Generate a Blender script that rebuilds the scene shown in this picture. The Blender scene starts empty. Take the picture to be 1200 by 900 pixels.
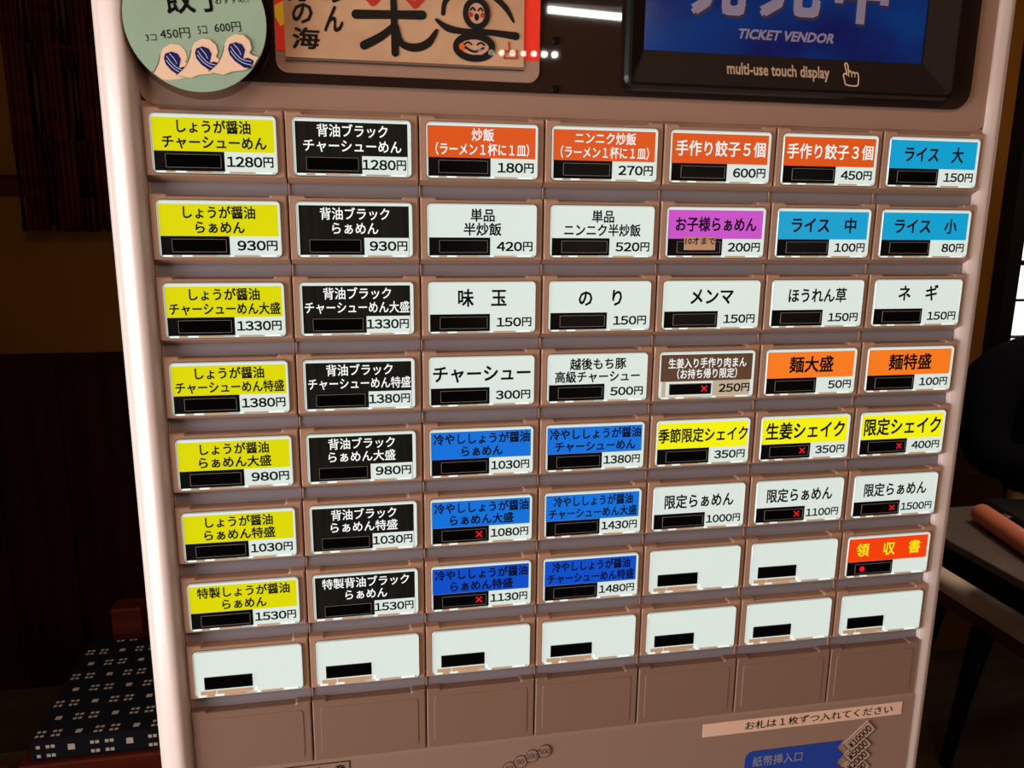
import bpy, math, random
from mathutils import Vector, Matrix
random.seed(7)
S = bpy.context.scene
COL = S.collection

# ------------------------------------------------------------------ camera
CAM_LOC = (0.10647, -0.44839, 1.34729)
CAM_R = ((0.982315, -0.186954, 0.010261), (-0.028846, -0.205262, -0.978282), (0.185000, 0.960685, -0.207024))
FPX = 928.7
cd = bpy.data.cameras.new('camera')
cam = bpy.data.objects.new('camera', cd); COL.objects.link(cam)
cd.sensor_fit = 'HORIZONTAL'; cd.sensor_width = 36.0; cd.lens = 36.0 * FPX / 1200.0
cd.clip_start = 0.02
_r = CAM_R
cam.matrix_world = Matrix(((_r[0][0], -_r[1][0], -_r[2][0], CAM_LOC[0]),
                           (_r[0][1], -_r[1][1], -_r[2][1], CAM_LOC[1]),
                           (_r[0][2], -_r[1][2], -_r[2][2], CAM_LOC[2]), (0, 0, 0, 1)))
S.camera = cam

# ------------------------------------------------------------------ world, light, exposure
wd = bpy.data.worlds.new('world'); S.world = wd; wd.use_nodes = True
wd.node_tree.nodes['Background'].inputs[0].default_value = (0.55, 0.5, 0.5, 1)
wd.node_tree.nodes['Background'].inputs[1].default_value = 0.05
S.view_settings.view_transform = 'Standard'
S.view_settings.look = 'None'
S.view_settings.gamma = 1.0
S.view_settings.exposure = 0.0
S.view_settings.use_curve_mapping = False

def area(name, loc, target, sx, sy, power, color, spread=180):
    l = bpy.data.lights.new(name, 'AREA'); l.shape = 'RECTANGLE'; l.size = sx; l.size_y = sy
    l.energy = power; l.color = color; l.spread = math.radians(spread)
    o = bpy.data.objects.new(name, l); COL.objects.link(o)
    o.location = loc
    o.rotation_euler = (Vector(target) - Vector(loc)).to_track_quat('-Z', 'Y').to_euler()
    return o
area('window_daylight', (-1.12, -0.42, 1.02), (0.1, -0.08, 1.05), 0.9, 1.1, 18.5, (1.0, 0.95, 0.94), 120)
area('ceiling_glow', (0.3, -1.6, 2.5), (0.22, 0.0, 1.15), 0.9, 0.5, 7.2, (1.0, 0.68, 0.48), 120)
area('added_front_fill', (2.0, -4.4, 1.1), (1.5, 1.0, 0.6), 2.2, 1.2, 7, (1.0, 0.84, 0.72), 120)  # added soft fill from the front for seat, floor and machine; no entrance there
area('added_table_fill', (1.75, 0.5, 2.5), (1.75, 0.75, 0.7), 0.5, 0.5, 8, (1.0, 0.76, 0.54), 130)  # added warm fill over table, wall and floor; no lamp hangs there
area('shoji_daylight', (2.5, 1.48, 1.35), (2.1, 0.2, 0.9), 1.0, 1.0, 6, (1.0, 0.97, 0.94), 150)

# ------------------------------------------------------------------ materials
def lin(r, g, b):
    f = lambda c: (c / 255 / 12.92) if c / 255 <= 0.04045 else ((c / 255 + 0.055) / 1.055) ** 2.4
    return (f(r), f(g), f(b), 1.0)
MATS = {}
def mat(name, rgb, rough=0.5, spec=0.5, metal=0.0, coat=0.0, emit=None, estr=1.0, noise=None, bump=None, sheen=0):
    """rgb: 0-255 sRGB triple. noise: (scale vector, strength) darkens/lightens in streaks."""
    m = bpy.data.materials.new(name); m.use_nodes = True
    nt = m.node_tree; b = nt.nodes['Principled BSDF']
    c = lin(*rgb)
    b.inputs['Base Color'].default_value = c
    b.inputs['Roughness'].default_value = rough
    b.inputs['Specular IOR Level'].default_value = spec
    b.inputs['Metallic'].default_value = metal
    b.inputs['Coat Weight'].default_value = coat
    b.inputs['Coat Roughness'].default_value = 0.012
    b.inputs['Sheen Weight'].default_value = sheen
    if emit:
        b.inputs['Emission Color'].default_value = lin(*emit)
        b.inputs['Emission Strength'].default_value = estr
    if noise or bump:
        tc = nt.nodes.new('ShaderNodeTexCoord'); mp = nt.nodes.new('ShaderNodeMapping')
        nz = nt.nodes.new('ShaderNodeTexNoise')
        nz.inputs['Scale'].default_value = 1.0; nz.inputs['Detail'].default_value = 6
        nt.links.new(tc.outputs['Object'], mp.inputs['Vector']); nt.links.new(mp.outputs[0], nz.inputs['Vector'])
        mp.inputs['Scale'].default_value = (noise or bump)[0]
        if noise:
            rp = nt.nodes.new('ShaderNodeValToRGB')
            k = noise[1]
            rp.color_ramp.elements[0].position = 0.3; rp.color_ramp.elements[1].position = 0.7
            rp.color_ramp.elements[0].color = tuple(x * (1 - k) for x in c[:3]) + (1,)
            rp.color_ramp.elements[1].color = tuple(min(1, x * (1 + k)) for x in c[:3]) + (1,)
            nt.links.new(nz.outputs['Fac'], rp.inputs[0]); nt.links.new(rp.outputs[0], b.inputs['Base Color'])
        if bump:
            bp = nt.nodes.new('ShaderNodeBump'); bp.inputs['Strength'].default_value = bump[1]
            bp.inputs['Distance'].default_value = bump[2]
            nt.links.new(nz.outputs['Fac'], bp.inputs['Height']); nt.links.new(bp.outputs[0], b.inputs['Normal'])
    MATS[name] = m
    return m

def clear_mat(name, tint, rough=0.03):
    m = bpy.data.materials.new(name); m.use_nodes = True
    nt = m.node_tree; nt.nodes.clear()
    o = nt.nodes.new('ShaderNodeOutputMaterial'); mx = nt.nodes.new('ShaderNodeMixShader'); mx.inputs[0].default_value = 0.06
    t = nt.nodes.new('ShaderNodeBsdfTransparent'); g = nt.nodes.new('ShaderNodeBsdfGlossy')
    t.inputs[0].default_value = lin(*tint); g.inputs['Roughness'].default_value = rough
    nt.links.new(t.outputs[0], mx.inputs[1]); nt.links.new(g.outputs[0], mx.inputs[2])
    nt.links.new(mx.outputs[0], o.inputs[0])
    MATS[name] = m
    return m

mat('frame_plastic', (202, 184, 176), 0.28, 0.5)  # paler than the plastic itself: window light on the left frame put into colour
mat('tile_plastic', (162, 125, 102), 0.42, 0.4)
mat('gap_plastic', (122, 114, 119), 0.55, 0.25)
mat('blank_plastic', (124, 95, 80), 0.5, 0.35, bump=((900, 900, 900), 0.08, 0.0006))  # tile brown darkened for the light falling off towards the lower rows
mat('lower_plastic', (138, 110, 95), 0.45, 0.35)
mat('upper_plastic', (146, 113, 96), 0.45, 0.35)
mat('seam_dark', (40, 28, 24), 0.6)
mat('seam_brown', (92, 66, 54), 0.5)
mat('cabinet_metal', (140, 118, 106), 0.4)
mat('dark_acrylic', (40, 27, 23), 0.025, 0.5, coat=0.4)
mat('black_plastic', (16, 14, 13), 0.25, 0.5)
mat('bezel_plastic', (30, 20, 15), 0.5, 0.12)
mat('ink_black', (8, 7, 7), 0.5, 0.08)
mat('led_black', (5, 4, 4), 0.2, 0.08)
mat('led_edge', (110, 104, 102), 0.3, emit=(70, 62, 60), estr=0.4)
mat('led_red', (200, 10, 20), 0.4, emit=(235, 10, 30), estr=0.8)
mat('sticker_tan', (196, 158, 126), 0.6)
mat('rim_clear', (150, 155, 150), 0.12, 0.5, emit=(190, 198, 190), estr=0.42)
mat('rim_tan_reflection', (170, 130, 95), 0.15, 0.5, emit=(190, 160, 130), estr=0.35)
mat('rim_white_sparkle', (200, 205, 200), 0.12, 0.5, emit=(235, 240, 235), estr=0.6)

def card(name, rgb, k=0.82):
    return mat(name, tuple(int(c * 0.4) for c in rgb), 0.3, 0.3, emit=rgb, estr=k)
card('card_white', (226, 238, 230))
card('card_yellow', (226, 222, 4))
card('card_bright_yellow', (244, 240, 10), 0.9)
card('card_orange', (226, 84, 14))
card('card_light_orange', (246, 122, 26), 0.9)
card('card_cyan', (8, 164, 214))
card('card_blue', (16, 116, 226))
card('card_deep_blue', (10, 80, 206))
card('card_magenta', (206, 80, 206))
card('card_red', (238, 62, 8), 0.95)
card('card_brown', (112, 76, 52), 0.5)
card('card_cream', (222, 200, 172), 0.6)
card('ink_white', (240, 244, 240), 0.95)
card('ink_yellow', (250, 236, 20), 0.95)
mat('card_black', (20, 18, 15), 0.35, 0.12, emit=(24, 22, 18), estr=0.3, noise=((400, 400, 12), 0.5))

# ------------------------------------------------------------------ mesh collector
class MB:
    def __init__(s, *mats):
        s.v = []; s.f = []; s.mi = []; s.mats = list(mats); s.sm = []
    def m(s, name):
        if name not in s.mats: s.mats.append(name)
        return s.mats.index(name)
    def face(s, pts, mt=None, smooth=False):
        n = len(s.v); s.v += [tuple(p) for p in pts]; s.f.append(tuple(range(n, n + len(pts))))
        s.mi.append(s.m(mt) if mt else 0); s.sm.append(smooth)
    def add(s, verts, faces, mt=None, smooth=False):
        n = len(s.v); s.v += [tuple(p) for p in verts]
        k = s.m(mt) if mt else 0
        for f in faces:
            s.f.append(tuple(i + n for i in f)); s.mi.append(k); s.sm.append(smooth)
    def box(s, x0, x1, y0, y1, z0, z1, mt=None, bev=0.0):
        if bev <= 0:
            v = [(x, y, z) for x in (x0, x1) for y in (y0, y1) for z in (z0, z1)]
            s.add(v, [(0, 1, 3, 2), (4, 6, 7, 5), (0, 4, 5, 1), (2, 3, 7, 6), (0, 2, 6, 4), (1, 5, 7, 3)], mt); return
        b = bev
        import bmesh
        bm = bmesh.new(); bmesh.ops.create_cube(bm, size=1)
        for v in bm.verts:
            v.co = ((x0 + x1) / 2 + v.co.x * (x1 - x0), (y0 + y1) / 2 + v.co.y * (y1 - y0), (z0 + z1) / 2 + v.co.z * (z1 - z0))
        bmesh.ops.bevel(bm, geom=bm.edges[:], offset=b, segments=2, profile=0.5, affect='EDGES')
        bm.verts.index_update()
        s.add([v.co[:] for v in bm.verts], [[v.index for v in f.verts] for f in bm.faces], mt)
        bm.free()
    def loft(s, loops, mt=None, cap0=True, cap1=True, smooth=False, closed=True):
        n = len(loops[0]); base = len(s.v); k = s.m(mt) if mt else 0
        for L in loops: s.v += [tuple(p) for p in L]
        for i in range(len(loops) - 1):
            for j in range(n if closed else n - 1):
                a = base + i * n + j; b = base + i * n + (j + 1) % n
                s.f.append((a, b, b + n, a + n)); s.mi.append(k); s.sm.append(smooth)
        if cap0: s.f.append(tuple(base + j for j in reversed(range(n)))); s.mi.append(k); s.sm.append(False)
        if cap1: s.f.append(tuple(base + (len(loops) - 1) * n + j for j in range(n))); s.mi.append(k); s.sm.append(False)
    def flat(s, pts2, y, mt=None):
        """polygon in the x-z plane facing -y, any winding"""
        a = sum(pts2[i][0] * pts2[(i + 1) % len(pts2)][1] - pts2[(i + 1) % len(pts2)][0] * pts2[i][1] for i in range(len(pts2)))
        if a < 0: pts2 = pts2[::-1]
        s.face([(p[0], y, p[1]) for p in pts2], mt)
    def plate(s, pts2, y0, y1, mt=None, bev=0.0):
        """x-z polygon extruded from front y0 (small) to back y1"""
        a = sum(pts2[i][0] * pts2[(i + 1) % len(pts2)][1] - pts2[(i + 1) % len(pts2)][0] * pts2[i][1] for i in range(len(pts2)))
        if a < 0: pts2 = pts2[::-1]
        if bev:
            ins = inset(pts2, bev)
            s.loft([[(p[0], y1, p[1]) for p in pts2], [(p[0], y0 + bev, p[1]) for p in pts2], [(p[0], y0, p[1]) for p in ins]], mt)
        else:
            s.loft([[(p[0], y1, p[1]) for p in pts2], [(p[0], y0, p[1]) for p in pts2]], mt)
    def tube(s, path, radii, n=12, mt=None, smooth=True):
        path = [Vector(p) for p in path]; loops = []
        up = Vector((0, 0, 1))
        for i, p in enumerate(path):
            d = (path[min(i + 1, len(path) - 1)] - path[max(i - 1, 0)]).normalized()
            a = d.cross(up)
            if a.length < 1e-3: a = d.cross(Vector((1, 0, 0)))
            a.normalize(); b = d.cross(a)
            r = radii[i] if isinstance(radii, (list, tuple)) else radii
            loops.append([p + a * r * math.cos(t * 2 * math.pi / n) - b * r * math.sin(t * 2 * math.pi / n) for t in range(n)])
        s.loft(loops, mt, smooth=smooth)
    def build(s, name, parent=None, loc=(0, 0, 0), origin=(0, 0, 0)):
        me = bpy.data.meshes.new(name)
        ox, oy, oz = origin
        me.from_pydata([(x - ox, y - oy, z - oz) for x, y, z in s.v], [], s.f)
        for m in s.mats: me.materials.append(MATS[m])
        for p, k, q in zip(me.polygons, s.mi, s.sm): p.material_index = k; p.use_smooth = q
        me.update()
        o = bpy.data.objects.new(name, me); COL.objects.link(o)
        o.location = loc
        if parent: o.parent = parent
        return o

def inset(pts, d):
    n = len(pts); out = []
    for i in range(n):
        p0, p1, p2 = Vector(pts[i - 1]), Vector(pts[i]), Vector(pts[(i + 1) % n])
        e1 = (p1 - p0).normalized(); e2 = (p2 - p1).normalized()
        n1 = Vector((-e1.y, e1.x)); n2 = Vector((-e2.y, e2.x))
        b = (n1 + n2); b = b / max(0.3, b.length_squared) * 2
        out.append((p1.x + b.x * d, p1.y + b.y * d))
    return out

def rrect(x0, x1, z0, z1, r, n=5, corners='abcd'):
    """a bottom-left, b bottom-right, c top-right, d top-left; counter-clockwise"""
    out = []
    for key, cx, cz, a0 in (('a', x0 + r, z0 + r, 180), ('b', x1 - r, z0 + r, 270), ('c', x1 - r, z1 - r, 0), ('d', x0 + r, z1 - r, 90)):
        if key in corners:
            for i in range(n + 1):
                t = math.radians(a0 + 90 * i / n); out.append((cx + r * math.cos(t), cz + r * math.sin(t)))
        else:
            out.append({'a': (x0, z0), 'b': (x1, z0), 'c': (x1, z1), 'd': (x0, z1)}[key])
    return out
def rect(x0, x1, z0, z1): return [(x0, z0), (x1, z0), (x1, z1), (x0, z1)]
def circle(cx, cz, r, n=40): return [(cx + r * math.cos(2 * math.pi * i / n), cz + r * math.sin(2 * math.pi * i / n)) for i in range(n)]

# ------------------------------------------------------------------ lettering (outlines of the built-in font)
_tc = {}
def glyphs(body):
    key = body
    if key in _tc: return _tc[key]
    cu = bpy.data.curves.new('t', 'FONT'); cu.body = body; cu.size = 1.0; cu.resolution_u = 2; cu.fill_mode = 'FRONT'
    o = bpy.data.objects.new('t', cu); COL.objects.link(o)
    me = bpy.data.meshes.new_from_object(o)
    vs = [(v.co.x, v.co.y) for v in me.vertices]; fs = [tuple(p.vertices) for p in me.polygons]
    nrm = [p.normal.z for p in me.polygons]
    bpy.data.objects.remove(o); bpy.data.curves.remove(cu); bpy.data.meshes.remove(me)
    fs = [f if q > 0 else tuple(reversed(f)) for f, q in zip(fs, nrm)]
    xs = [v[0] for v in vs] or [0]; ys = [v[1] for v in vs] or [0]
    r = (vs, fs, min(xs), max(xs), min(ys), max(ys))
    _tc[key] = r
    return r
def bold_copies(w):
    if w <= 0: return [(0.0, 0.0)]
    return [(-w, -w), (w, -w), (w, w), (-w, w)]
_layer = [0]
def put_text(mb, body, x0, x1, z0, z1, y, mt, bold=0.012, shear=0.0, rot=0.0):
    """fit the ink box of the text to x0..x1, z0..z1"""
    vs, fs, a, b, c, d = glyphs(body)
    if not fs: return
    cx, cz = (x0 + x1) / 2, (z0 + z1) / 2; ca, sa = math.cos(rot), math.sin(rot)
    for k, (ox, oz) in enumerate(bold_copies(bold)):
        out = []
        for px, pz in vs:
            u = (px + ox - (a + b) / 2) / (b - a) * (x1 - x0); w = (pz + oz - (c + d) / 2) / (d - c) * (z1 - z0)
            u += shear * w
            out.append((cx + u * ca - w * sa, y - k * 0.00001, cz + u * sa + w * ca))
        mb.add(out, fs, mt)
def put_line(mb, body, cx, cz, ew, eh, y, mt, bold=0.012):
    """one line of full-width lettering: em width ew, em height eh, centred"""
    vs, fs, a, b, c, d = glyphs(body)
    for k, (ox, oz) in enumerate(bold_copies(bold)):
        mb.add([(cx + (px + ox - (a + b) / 2) * ew, y - k * 0.00001, cz + (pz + oz - 0.36) * eh) for px, pz in vs], fs, mt)
def put_digits(mb, body, x0, x1, z0, z1, y, mt, bold=0.012, rot=0.0):
    """figures set wide and close, each in its own cell; a closing yen character gets a wider one"""
    cells = [1.3 if ch == '円' else 1.0 for ch in body]
    u = (x1 - x0) / sum(cells); cx, cz = (x0 + x1) / 2, (z0 + z1) / 2; ca, sa = math.cos(rot), math.sin(rot)
    _, _, _, _, g0, g1 = glyphs('８')
    hx = x0
    for ch, cw in zip(body, cells):
        full = chr(ord(ch) + 0xFEE0) if ch.isdigit() else ch
        vs, fs, a, b, c, d = glyphs(full)
        mid = 0.5 if ch.isdigit() or ch == '円' else (a + b) / 2
        kx = u * cw / (0.60 if ch.isdigit() else 1.0 if ch == '円' else 0.7)
        if ch == '円': z_a, z_b = c, d
        else: z_a, z_b = g0, g1
        if ch == '¥': z_a, z_b = c, d
        for k, (ox, oz) in enumerate(bold_copies(bold)):
            out = []
            for px, pz in vs:
                dx = hx + u * cw / 2 + (px + ox - mid) * kx - cx
                dz = (pz + oz - (z_a + z_b) / 2) / (z_b - z_a) * (z1 - z0)
                out.append((cx + dx * ca - dz * sa, y - k * 0.00001, cz + dx * sa + dz * ca))
            mb.add(out, fs, mt)
        hx += u * cw
def stroke(mb, pts, w, y, mt, n=6):
    """brush stroke: smooth ribbon in the x-z plane; w a width or a list of widths"""
    P = [Vector(p) for p in pts]
    if not isinstance(w, (list, tuple)): w = [w] * len(P)
    Q = []; Wd = []
    for i in range(len(P) - 1):
        p0, p1, p2, p3 = P[max(i - 1, 0)], P[i], P[i + 1], P[min(i + 2, len(P) - 1)]
        for k in range(n):
            t = k / n
            Q.append(0.5 * ((2 * p1) + (p2 - p0) * t + (2 * p0 - 5 * p1 + 4 * p2 - p3) * t * t + (3 * p1 - p0 - 3 * p2 + p3) * t ** 3))
            Wd.append(w[i] * (1 - t) + w[i + 1] * t)
    Q.append(P[-1]); Wd.append(w[-1])
    L = []; R = []
    for i, q in enumerate(Q):
        d = (Q[min(i + 1, len(Q) - 1)] - Q[max(i - 1, 0)])
        d = d.normalized() if d.length > 0 else Vector((1, 0))
        nn = Vector((-d.y, d.x)) * Wd[i] / 2
        L.append(q + nn); R.append(q - nn)
    base = [(p.x, y, p.y) for p in R] + [(p.x, y, p.y) for p in L]
    m = len(Q)
    mb.add(base, [(i, i + 1, m + i + 1, m + i) for i in range(m - 1)], mt)
    if (Q[0] - Q[-1]).length < 1e-7: return
    for q, ww in ((Q[0], Wd[0]), (Q[-1], Wd[-1])):
        _layer[0] = (_layer[0] + 1) % 20
        mb.flat(circle(q.x, q.y, ww / 2, 12), y - 0.00001 - _layer[0] * 0.000004, mt)

def thing(name, label, cat, loc=(0, 0, 0), group=None):
    o = bpy.data.objects.new(name, None); COL.objects.link(o); o.location = loc
    o.empty_display_size = 0.05
    o['label'] = label; o['category'] = cat
    if group: o['group'] = group
    return o
def tag(o, label, cat, group=None):
    o['label'] = label; o['category'] = cat
    if group: o['group'] = group
    return o
def struct(o): o['kind'] = 'structure'; return o
def child(mb, name, root, label=None):
    """a part whose mesh is written in world coordinates"""
    o = mb.build(name, root, origin=root.location[:])
    if label: o['label'] = label
    return o

# ================================================================== the room
mat('plaster', (106, 66, 16), 0.9, 0.1, noise=((3, 3, 3), 0.18))
mat('ceiling_paint', (110, 90, 70), 0.9, 0.1)
mat('dark_wood', (36, 12, 7), 0.7, 0.03, noise=((30, 30, 2.5), 0.5))
mat('rail_wood', (60, 18, 7), 0.6, 0.04, noise=((4, 30, 30), 0.3))
mat('base_wood', (62, 46, 26), 0.7, 0.15, noise=((3, 30, 20), 0.3))
mat('floor_boards', (90, 68, 50), 0.45, 0.3, noise=((2.5, 16, 6), 0.4))
mat('black_frame', (14, 9, 8), 0.5, 0.3)
mat('shoji_paper', (235, 232, 226), 0.9, 0.1, emit=(252, 250, 246), estr=1.2)
mat('window_paper', (235, 232, 226), 0.9, 0.1, emit=(250, 246, 246), estr=1.0)
BW = 1.56
def room_box(name, x0, x1, y0, y1, z0, z1, m):
    b = MB(m); b.box(x0, x1, y0, y1, z0, z1); return struct(b.build(name))
room_box('floor', -1.3, 3.6, -4.7, BW + 0.1, -0.1, 0.0, 'floor_boards')
room_box('ceiling', -1.3, 3.6, -4.7, BW + 0.1, 2.65, 2.75, 'ceiling_paint')
room_box('wall_back', -1.3, 3.6, BW, BW + 0.1, 0, 2.65, 'plaster')
room_box('wall_left', -1.3, -1.2, -4.7, BW, 0, 2.65, 'plaster')
room_box('wall_right', 3.5, 3.6, -4.7, BW, 0, 2.65, 'plaster')
room_box('wall_front', -1.2, 3.5, -4.7, -4.6, 0, 2.65, 'plaster')
# dark wainscot, rail and base board on the wall left of the machine
b = MB('dark_wood')
x = -1.2
while x < 1.0:
    b.box(x + 0.002, x + 0.148, BW - 0.018, BW, 0.17, 1.0, bev=0.003); x += 0.15
b.box(-1.2, 1.0, BW - 0.026, BW, 1.0, 1.021)
b.box(-1.2, 1.0, BW - 0.012, BW, 0.17, 1.0)
struct(b.build('trim_1'))
b = MB('rail_wood'); b.box(-1.2, 1.0, BW - 0.02, BW, 1.383, 1.426, bev=0.003); struct(b.build('trim_2'))
b = MB('base_wood'); b.box(-1.2, 1.75, BW - 0.025, BW, 0.0, 0.17, bev=0.003); struct(b.build('baseboard_back'))
# paper window right of the machine
b = MB('black_frame')
X0, X1, Z0, Z1 = 1.905, 3.1, 0.695, 1.95
for a in ((X0, X0 + 0.045, Z0, Z1), (X1 - 0.045, X1, Z0, Z1), (X0, X1, Z0, Z0 + 0.04), (X0, X1, Z1 - 0.04, Z1), (2.48, 2.53, Z0, Z1)):
    b.box(a[0], a[1], BW - 0.05, BW, a[2], a[3])
z = Z0 + 0.108
while z < Z1 - 0.06:
    h = 0.007 if abs(z - 1.231) < 0.03 else 0.003
    b.box(X0 + 0.03, X1 - 0.03, BW - 0.035, BW - 0.015, z - h, z + h, 'black_frame'); z += 0.1072
for x in (2.15, 2.32, 2.66, 2.83, 3.0):
    b.box(x - 0.003, x + 0.003, BW - 0.036, BW - 0.014, Z0, Z1)
w = b.build('window_2'); struct(w)
b = MB('shoji_paper'); b.box(X0 + 0.04, X1 - 0.04, BW - 0.014, BW - 0.008, Z0 + 0.03, Z1 - 0.03)
b.build('paper_pane', w)
# the daylight window in the left wall, out of the picture
b = MB('black_frame')
for a in ((-1.30, -1.25), (0.10, 0.15), (-0.60, -0.56)): b.box(-1.2, -1.16, a[0], a[1], 0.5, 1.9)
for zz in (0.5, 0.95, 1.4, 1.87): b.box(-1.2, -1.165, -1.3, 0.15, zz, zz + 0.03)
w = struct(b.build('window_1'))
b = MB('window_paper'); b.box(-1.198, -1.19, -1.27, 0.12, 0.52, 1.88); b.build('paper_pane', w)

# ================================================================== ticket vending machine
GX, GZ = 0.0, 1.40            # top-left corner of the button grid
W, H = 0.07, 0.043
root = thing('ticket_vending_machine', 'large brown ticket vending machine with rows of lit menu buttons', 'vending machine', (0.24, 0.2, 0))
def Z(p): return GZ + p       # panel height -> world height

b = MB('cabinet_metal')
b.box(-0.0195, 0.5005, 0.018, 0.42, 0.0, 1.80, bev=0.004)
child(b, 'cabinet', root)

def frame_column(pts, z0, z1):
    b = MB('frame_plastic')
    n = len(pts)
    b.loft([[(p[0], p[1], z0) for p in pts], [(p[0], p[1], z1) for p in pts]], smooth=False)
    return b
def smoothprof(pts, n=5):
    P = [Vector(p) for p in pts]; out = []
    for i in range(len(P) - 1):
        p0, p1, p2, p3 = P[max(i - 1, 0)], P[i], P[i + 1], P[min(i + 2, len(P) - 1)]
        for k in range(n):
            t = k / n
            q = 0.5 * ((2 * p1) + (p2 - p0) * t + (2 * p0 - 5 * p1 + 4 * p2 - p3) * t * t + (3 * p1 - p0 - 3 * p2 + p3) * t ** 3)
            out.append((q.x, q.y))
    out.append(pts[-1]); return out
def column(prof, z0, z1, back):
    """front surface of a column from a smooth profile, closed at the back"""
    b = MB('frame_plastic')
    pr = smoothprof(prof)
    b.loft([[(p[0], p[1], z0) for p in pr], [(p[0], p[1], z1) for p in pr]], cap0=False, cap1=False, smooth=True, closed=False)
    full = pr + [(pr[-1][0], back), (pr[0][0], back)]
    for zz in (z0, z1): b.face([(p[0], p[1], zz) for p in full])
    for a, c in ((pr[-1], (pr[-1][0], back)), ((pr[0][0], back), pr[0])):
        b.face([(a[0], a[1], z0), (c[0], c[1], z0), (c[0], c[1], z1), (a[0], a[1], z1)])
    return b
left = column([(-0.021, 0.03), (-0.021, 0.012), (-0.0202, 0.0065), (-0.0185, 0.0035), (-0.0178, 0.0030), (-0.0170, 0.0012), (-0.0145, -0.0012),
               (-0.0105, -0.0032), (-0.0068, -0.0043), (-0.0036, -0.0036), (-0.0014, -0.0008), (-0.0003, 0.0030)], 0.03, 1.80, 0.03)
child(left, 'side_frame', root, 'rounded frame on the left of the buttons, window light painted pale pinkish')
right = column([(0.4903, 0.0018), (0.4930, 0.0011), (0.4970, 0.0008), (0.4992, 0.0014), (0.5005, 0.0022), (0.5013, 0.0030), (0.502, 0.006), (0.502, 0.03)], 0.03, 1.80, 0.03)
child(right, 'side_frame', root)

# upper panel, the dark acrylic sheet with its two screws, the display
b = MB('upper_plastic')
b.plate(rrect(-0.0005, 0.4905, Z(0.0012), 1.80, 0.008, corners='ab'), 0.003, 0.02)
b.box(-0.0005, 0.4905, 0.0035, 0.02, Z(-0.004), Z(0.003), 'upper_plastic')
child(b, 'upper_panel', root)
b = MB('dark_acrylic')
b.plate(rrect(0.034, 0.4765, Z(0.0138), 1.775, 0.012), 0.0005, 0.004, bev=0.00025)
child(b, 'acrylic_sheet', root, 'glossy dark brown sheet behind the poster and display')
for zz in (0.016, 0.041, 0.17):
    b = MB('ink_black')
    c0 = circle(0.215, Z(zz), 0.0021, 20); c1 = circle(0.215, Z(zz), 0.0014, 20)
    b.loft([[(p[0], 0.002, p[1]) for p in c0], [(p[0], -0.0003, p[1]) for p in c0], [(p[0], -0.0009, p[1]) for p in c1]])
    child(b, 'screw', root)

# display
DX0, DX1, DZ0, DZ1 = 0.2535, 0.4592, Z(0.0178), Z(0.1895)
SX0, SX1, SZ0, SZ1 = 0.2645, 0.4387, Z(0.0382), Z(0.1695)
b = MB('black_plastic')
r = 0.006
outer = rrect(DX0, DX1, DZ0, DZ1, r)
loopA = [(p[0], 0.003, p[1]) for p in outer]
loopB = [(p[0], -0.0035, p[1]) for p in outer]
loopC = [(p[0], -0.0065, p[1]) for p in inset(outer, 0.0014)]
loopD = [(p[0], -0.0072, p[1]) for p in inset(outer, 0.0028)]
b.loft([loopA, loopB, loopC, loopD], 'black_plastic', cap0=True, cap1=False, smooth=False)
inn = inset(outer, 0.0028)
n = len(inn)
# slope in to the screen opening
tgt = []
for px, pz in inn:
    tgt.append((SX0 if px < (DX0 + DX1) / 2 else SX1, SZ0 if pz < (DZ0 + DZ1) / 2 else SZ1))
b.loft([loopD, [(p[0], -0.003, p[1]) for p in tgt]], 'bezel_plastic', cap0=False, cap1=False)
b.loft([[(p[0], -0.003, p[1]) for p in tgt], [(p[0], -0.001, p[1]) for p in tgt]], 'black_plastic', cap0=False, cap1=False)
def slope_y(z): return -0.0072 + (z - DZ0 - 0.0028) / (SZ0 - DZ0 - 0.0028) * 0.0042
mat('bezel_print', (196, 166, 140), 0.5, emit=(196, 160, 130), estr=0.12)
# lettering on the lower slope of the bezel
t = MB(); put_text(t, 'multi-use touch display', 0.3135, 0.3768, Z(0.0252), Z(0.0335), 0, 'bezel_print', 0.022)
b.add([(v[0], slope_y(v[2]) - 0.0003, v[2]) for v in t.v], t.f, 'bezel_print')
t = MB()
hx, hz = 0.3905, Z(0.0300)
hand = [(-0.0022, -0.0005), (-0.0036, 0.0005), (-0.0046, -0.0006), (-0.004, -0.0036), (-0.003, -0.006), (0.0036, -0.0063), (0.0048, -0.0042), (0.005, 0.0002), (0.0036, 0.0012), (0.0028, 0.0005), (0.0018, 0.0016), (0.0008, 0.0008), (-0.0002, 0.0022), (-0.0012, 0.0012), (-0.0016, 0.0056), (-0.0028, 0.0064), (-0.0034, 0.0054), (-0.0026, 0.0015), (-0.0022, -0.0005)]
stroke(t, [(hx + p[0], hz + p[1]) for p in hand], 0.0008, 0, 'bezel_print', 3)
for dx in (0.0008, 0.0028, -0.0012): stroke(t, [(hx + dx, hz + 0.0009), (hx + dx, hz - 0.0012)], 0.0006, -0.0001, 'bezel_print', 2)
b.add([(v[0], slope_y(v[2]) - 0.0003, v[2]) for v in t.v], t.f, 'bezel_print')
disp = child(b, 'display', root, 'black framed touch display above the buttons')
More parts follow.
